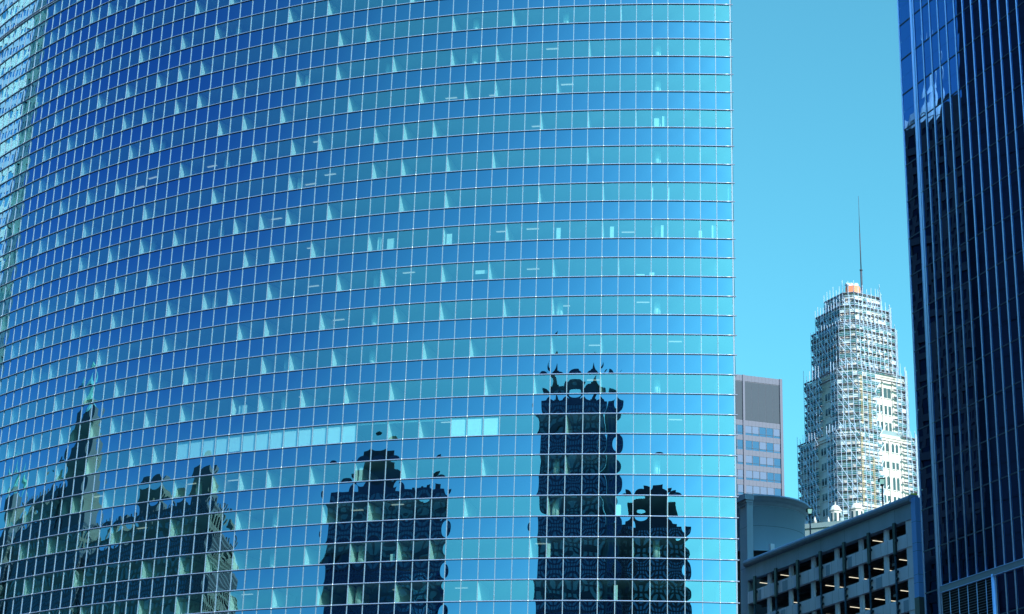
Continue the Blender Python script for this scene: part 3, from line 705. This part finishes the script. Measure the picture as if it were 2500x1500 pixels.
turret(81.2, 461.0, 112, 119.6, 1.5, M['stone']); turret(86.2, 459.6, 112, 119.8, 1.75, M['stone'])
for (x, y, z, r, mt_) in ((82.0,457.6,116.6,.5,M['stone2']),(76.2,461.5,116.0,.45,M['stone']),(92.5,461,116.4,.5,M['stone']),(79.2,459.6,115.6,.4,M['stone'])):
    mb = MB(); mb.tube((x,y,112+ZC),(x,y,z-1.2+ZC),r,8); mb.tube((x,y,z-1.2+ZC),(x,y,z+.4+ZC),r*1.15,8,r2=.04); mb.build('pinnacle', mt_, sh)

# ------------------------------------------------------------------ buildings behind the camera, seen in the mirror glass
def city_block(name, label, cat, A, B, depth, zt, bay, flr, wall, glass, pier=.45, band=.9, zb=0, sides=(1, 1, 1, 1), recess=.35):
    """A -> B is the front face, left to right as seen from outside"""
    A = Vector(A); B = Vector(B); d = (B-A).normalized(); o = Vector((d.y, -d.x))
    C = B - o*depth; D = A - o*depth; ctr = (A+C)/2
    t = thing(name, label, cat, (ctr.x, ctr.y, 0))
    mb = MB(); mb.prism([(p.x, p.y) for p in (A+(C-A).normalized()*.4, B+(D-B).normalized()*.4, C+(A-C).normalized()*.4, D+(B-D).normalized()*.4)], zb, zt-.3); mb.build('glazing', glass, t)
    cs = [A, B, C, D]
    for q in range(4):
        if not sides[q]: continue
        p, r = cs[q], cs[(q+1) % 4]; e = (r-p).normalized(); no = Vector((e.y, -e.x)); L = (r-p).length
        fr = lambda a, n, z, p=p, e=e, no=no: Vector((p.x+e.x*a+no.x*n, p.y+e.y*a+no.y*n, z))
        mb = MB(); nb = max(1, round(L/bay))
        for i in range(nb+1):
            a = L*i/nb; mb.box(fr, max(0, a-pier), min(L, a+pier), -.5, .12, zb, zt)
        mb.build('pier_grid', wall, t)
        mb = MB(); nf = max(1, int((zt-zb)/flr))
        for k in range(1, nf+1):
            z = zb+(zt-zb)*k/nf; mb.box(fr, .05, L-.05, -.5, 0, z-band, z)
        mb.build('floor_bands', wall, t)
    mb = MB(); mb.prism([(p.x, p.y) for p in cs], zt, zt+.8); mb.build('roof', wall, t)
    return t, d, o
def add_block(t, name, pts, z0, z1, mt_):
    mb = MB(); mb.prism(pts, z0, z1); return mb.build(name, mt_, t)
def rect(c, d, o, a0, a1, n0, n1):
    c = Vector(c); return [tuple(c+d*a0+o*n1), tuple(c+d*a0+o*n0), tuple(c+d*a1+o*n0), tuple(c+d*a1+o*n1)][::-1]
# dark slab in the middle of the facade (left corner, right corner as seen in the mirror are B, A)
def blk(name, label, L, Rr, depth, zt, bay, flr, wall, glass, **k):
    # as seen from the tower looking at the block, left/right are swapped by the mirror: front runs Rr->L counter-clockwise
    return city_block(name, label, 'building', Rr, L, depth, zt, bay, flr, wall, glass, **k)
t, d, o = blk('dark_office_slab', 'dark office slab mirrored in the middle of the curved glass', (-153.5, 40.5), (-102.5, 3.2), 45, 100.5, 3.2, 3.7, M['rconc'], M['rdark'], pier=.35, band=1.3)
A = Vector((-102.5, 3.2)); L_ = (Vector((-153.5, 40.5))-A).length
add_block(t, 'penthouse', rect(A, d, o, L_*.40, L_*.80, -20, -2), 101.3, 105.5, M['rconc']); add_block(t, 'penthouse', rect(A, d, o, L_*.46, L_*.72, -16, -5), 105.5, 110.5, M['rstone'])
add_block(t, 'water_tank', rect(A, d, o, L_*.05, L_*.12, -10, -4), 101.3, 105.0, M['rstone']); add_block(t, 'water_tank', rect(A, d, o, L_*.2, L_*.25, -10, -4), 101.3, 103.6, M['rstone'])
# tall tower and its neighbour
t, d, o = blk('tall_dark_tower', 'tall dark tower with twin pointed roofs mirrored right of centre', (-68.5, -44.0), (-31.5, -52.5), 34, 130.0, 2.9, 3.6, M['rconc'], M['rdark'], pier=.5, band=1.2)
A = Vector((-31.5, -52.5)); L_ = (Vector((-68.5, -44.0))-A).length
for u in (.16, .80):
    mb = MB(); c_ = A+d*(L_*u)-o*6; mb.lathe((c_.x, c_.y), [(4.6,130.8),(4.2,133.0),(2.6,133.2),(.1,140.5)], 4, a0=.6, a1=.6+2*math.pi, sm=False); mb.build('pointed_roof', M['rstone'], t)
add_block(t, 'penthouse', rect(A, d, o, L_*.36, L_*.62, -20, -4), 130.8, 133.8, M['rconc'])
t, d, o = blk('brick_hotel_tower', 'lower dark brick tower mirrored beside the tall dark tower', (-40.0, -93.5), (16.5, -97.0), 40, 112.0, 3.4, 3.5, M['rstone'], M['rdark'], pier=.7, band=1.2)
A = Vector((16.5, -97.0)); L_ = 56.6
add_block(t, 'setback_storey', rect(A, d, o, L_*.14, L_*.72, -30, -2), 112.8, 117.5, M['rstone']); add_block(t, 'setback_storey', rect(A, d, o, L_*.26, L_*.50, -26, -5), 117.5, 122.5, M['rstone'])
t, d, o = city_block('blue_glass_annex', 'narrow blue glass annex mirrored on the right of the tall dark tower', 'building', (-31.2, -53.0), (-24.8, -54.6), 20, 124, 2.2, 3.6, M['rteal'], M['pwin'], pier=.25, band=.8)
# big block with lit flank, mirrored at lower left
dS = Vector((-.72, .70)).normalized(); oS = Vector((.70, .72)).normalized(); E = Vector((-234.0, 74.0))
def along(u, v=0): p = E+dS*u+oS*v; return (p.x, p.y)
def blk2(name, label, u0, u1, v, depth, zt, **k):
    return city_block(name, label, 'building', along(u0, v), along(u1, v), depth, zt, k.pop('bay', 4.2), k.pop('flr', 4.0), k.pop('wall', M['rlime']), M['rdark'], **k)
t, d, o = blk2('limestone_block', 'broad limestone block with sunlit flank mirrored at the lower left', 0, 120, 0, 84, 110.0, pier=.8, band=1.4)
for (u0, u1, h) in ((3, 18, 8.5), (44, 64, 8), (24, 30, 3), (78, 84, 4)):
    add_block(t, 'roof_house', [along(u0,-3), along(u0,-18), along(u1,-18), along(u1,-3)][::-1], 110.8, 110.8+h, M['rlime'])
for u in range(4, 120, 9):
    add_block(t, 'roof_finial', [along(u,-.5), along(u,-2), along(u+1.6,-2), along(u+1.6,-.5)][::-1], 110.8, 113.2, M['rlime'])
for v in range(8, 80, 12):
    add_block(t, 'roof_finial', [along(.6,-v), along(2.2,-v), along(2.2,-v-3), along(.6,-v-3)], 110.8, 110.8+(5 if v % 24 == 8 else 3), M['rlime'])
# slim spired tower with lit flank
t, d, o = blk2('spired_tower', 'slim stepped tower with green copper top mirrored at the left', 122, 166, 6, 34, 118, bay=3.2, pier=.6, band=1.2)
for i, (ins, z0, z1) in enumerate(((4, 118.8, 133), (7, 133, 145), (10.5, 145, 152.5))):
    add_block(t, 'setback_storey', [along(122+ins,6-ins), along(122+ins,6-34+ins), along(166-ins,6-34+ins), along(166-ins,6-ins)][::-1], z0, z1, M['rlime'])
mb = MB(); c_ = along(144, -11); mb.lathe(c_, [(8,152.5),(6.8,155.5),(3.4,159),(.2,165)], 8, sm=False); mb.build('copper_spire', M['copper'], t)
t, d, o = blk2('far_limestone_wing', 'long limestone wing mirrored left of the spired tower', 168, 250, 2, 50, 134, pier=.8, band=1.4)
for u in range(166, 250, 11): add_block(t, 'roof_finial', [along(u,1), along(u,-2), along(u+2.2,-2), along(u+2.2,1)][::-1], 134.8, 138.5, M['rlime'])
t, d, o = blk2('corner_turret_tower', 'ornate corner tower with pinnacles mirrored at the far left', 256, 284, 10, 30, 138, bay=3.2, pier=.7, band=1.2)
add_block(t, 'setback_storey', [along(260,6), along(260,-14), along(280,-14), along(280,6)][::-1], 138.8, 150, M['rlime'])
for (u, v) in ((261,5),(279,5),(279,-12),(261,-12)):
    mb = MB(); c_ = along(u, v); mb.lathe(c_, [(1.8,150),(1.8,155),(.1,161)], 6, sm=False); mb.build('pinnacle', M['copper'], t)
# white marble tower and green stone strip, mirrored at the top left
city_block('white_marble_tower', 'white marble tower with blue windows mirrored at the top left corner', 'building', (-149, 232.5), (-135.5, 263.5), 34, 235, 4.2, 3.8, M['rwhite'], mirror_glass('blue_window_glass', (.4,.6,.95), (.05,.09,.15), .6), pier=.95, band=1.7)
city_block('green_stone_tower', 'weathered green stone tower mirrored beside the white marble one', 'building', (-152, 224.5), (-149.3, 231.6), 30, 228, 3.0, 3.8, M['rteal'], M['rdark'], pier=.8, band=1.5)
# white-crowned tower mirrored in the dark glass
t, d, o = city_block('white_crowned_tower', 'dark stone tower with white crown mirrored in the dark glass', 'building', (-96.5, 256), (-97, 300), 40, 172, 3.4, 3.8, M['rnight'], M['rpane'], pier=.6, band=1.3)
mb = MB(); c_ = (-103, 274.0); mb.lathe(c_, [(4.7,172.8),(4.7,175.2),(5.0,175.3),(5.0,176.6),(4.2,176.7),(3.9,178.4),(1.8,179.0),(1.4,181.4),(.28,183.4),(.13,195)], 12, sm=False); mb.build('white_crown', M['rwhite'], t)
add_block(t, 'setback_storey', [(-108,261),(-98,261),(-98,268.5),(-108,268.5)], 172.8, 176.4, M['rnight'])
for (x, y) in ((-99,281),): add_block(t, 'corner_block', [(x-3,y-2.5),(x+2,y-2.5),(x+2,y+2.5),(x-3,y+2.5)], 172.8, 176.5, M['rwhite'])
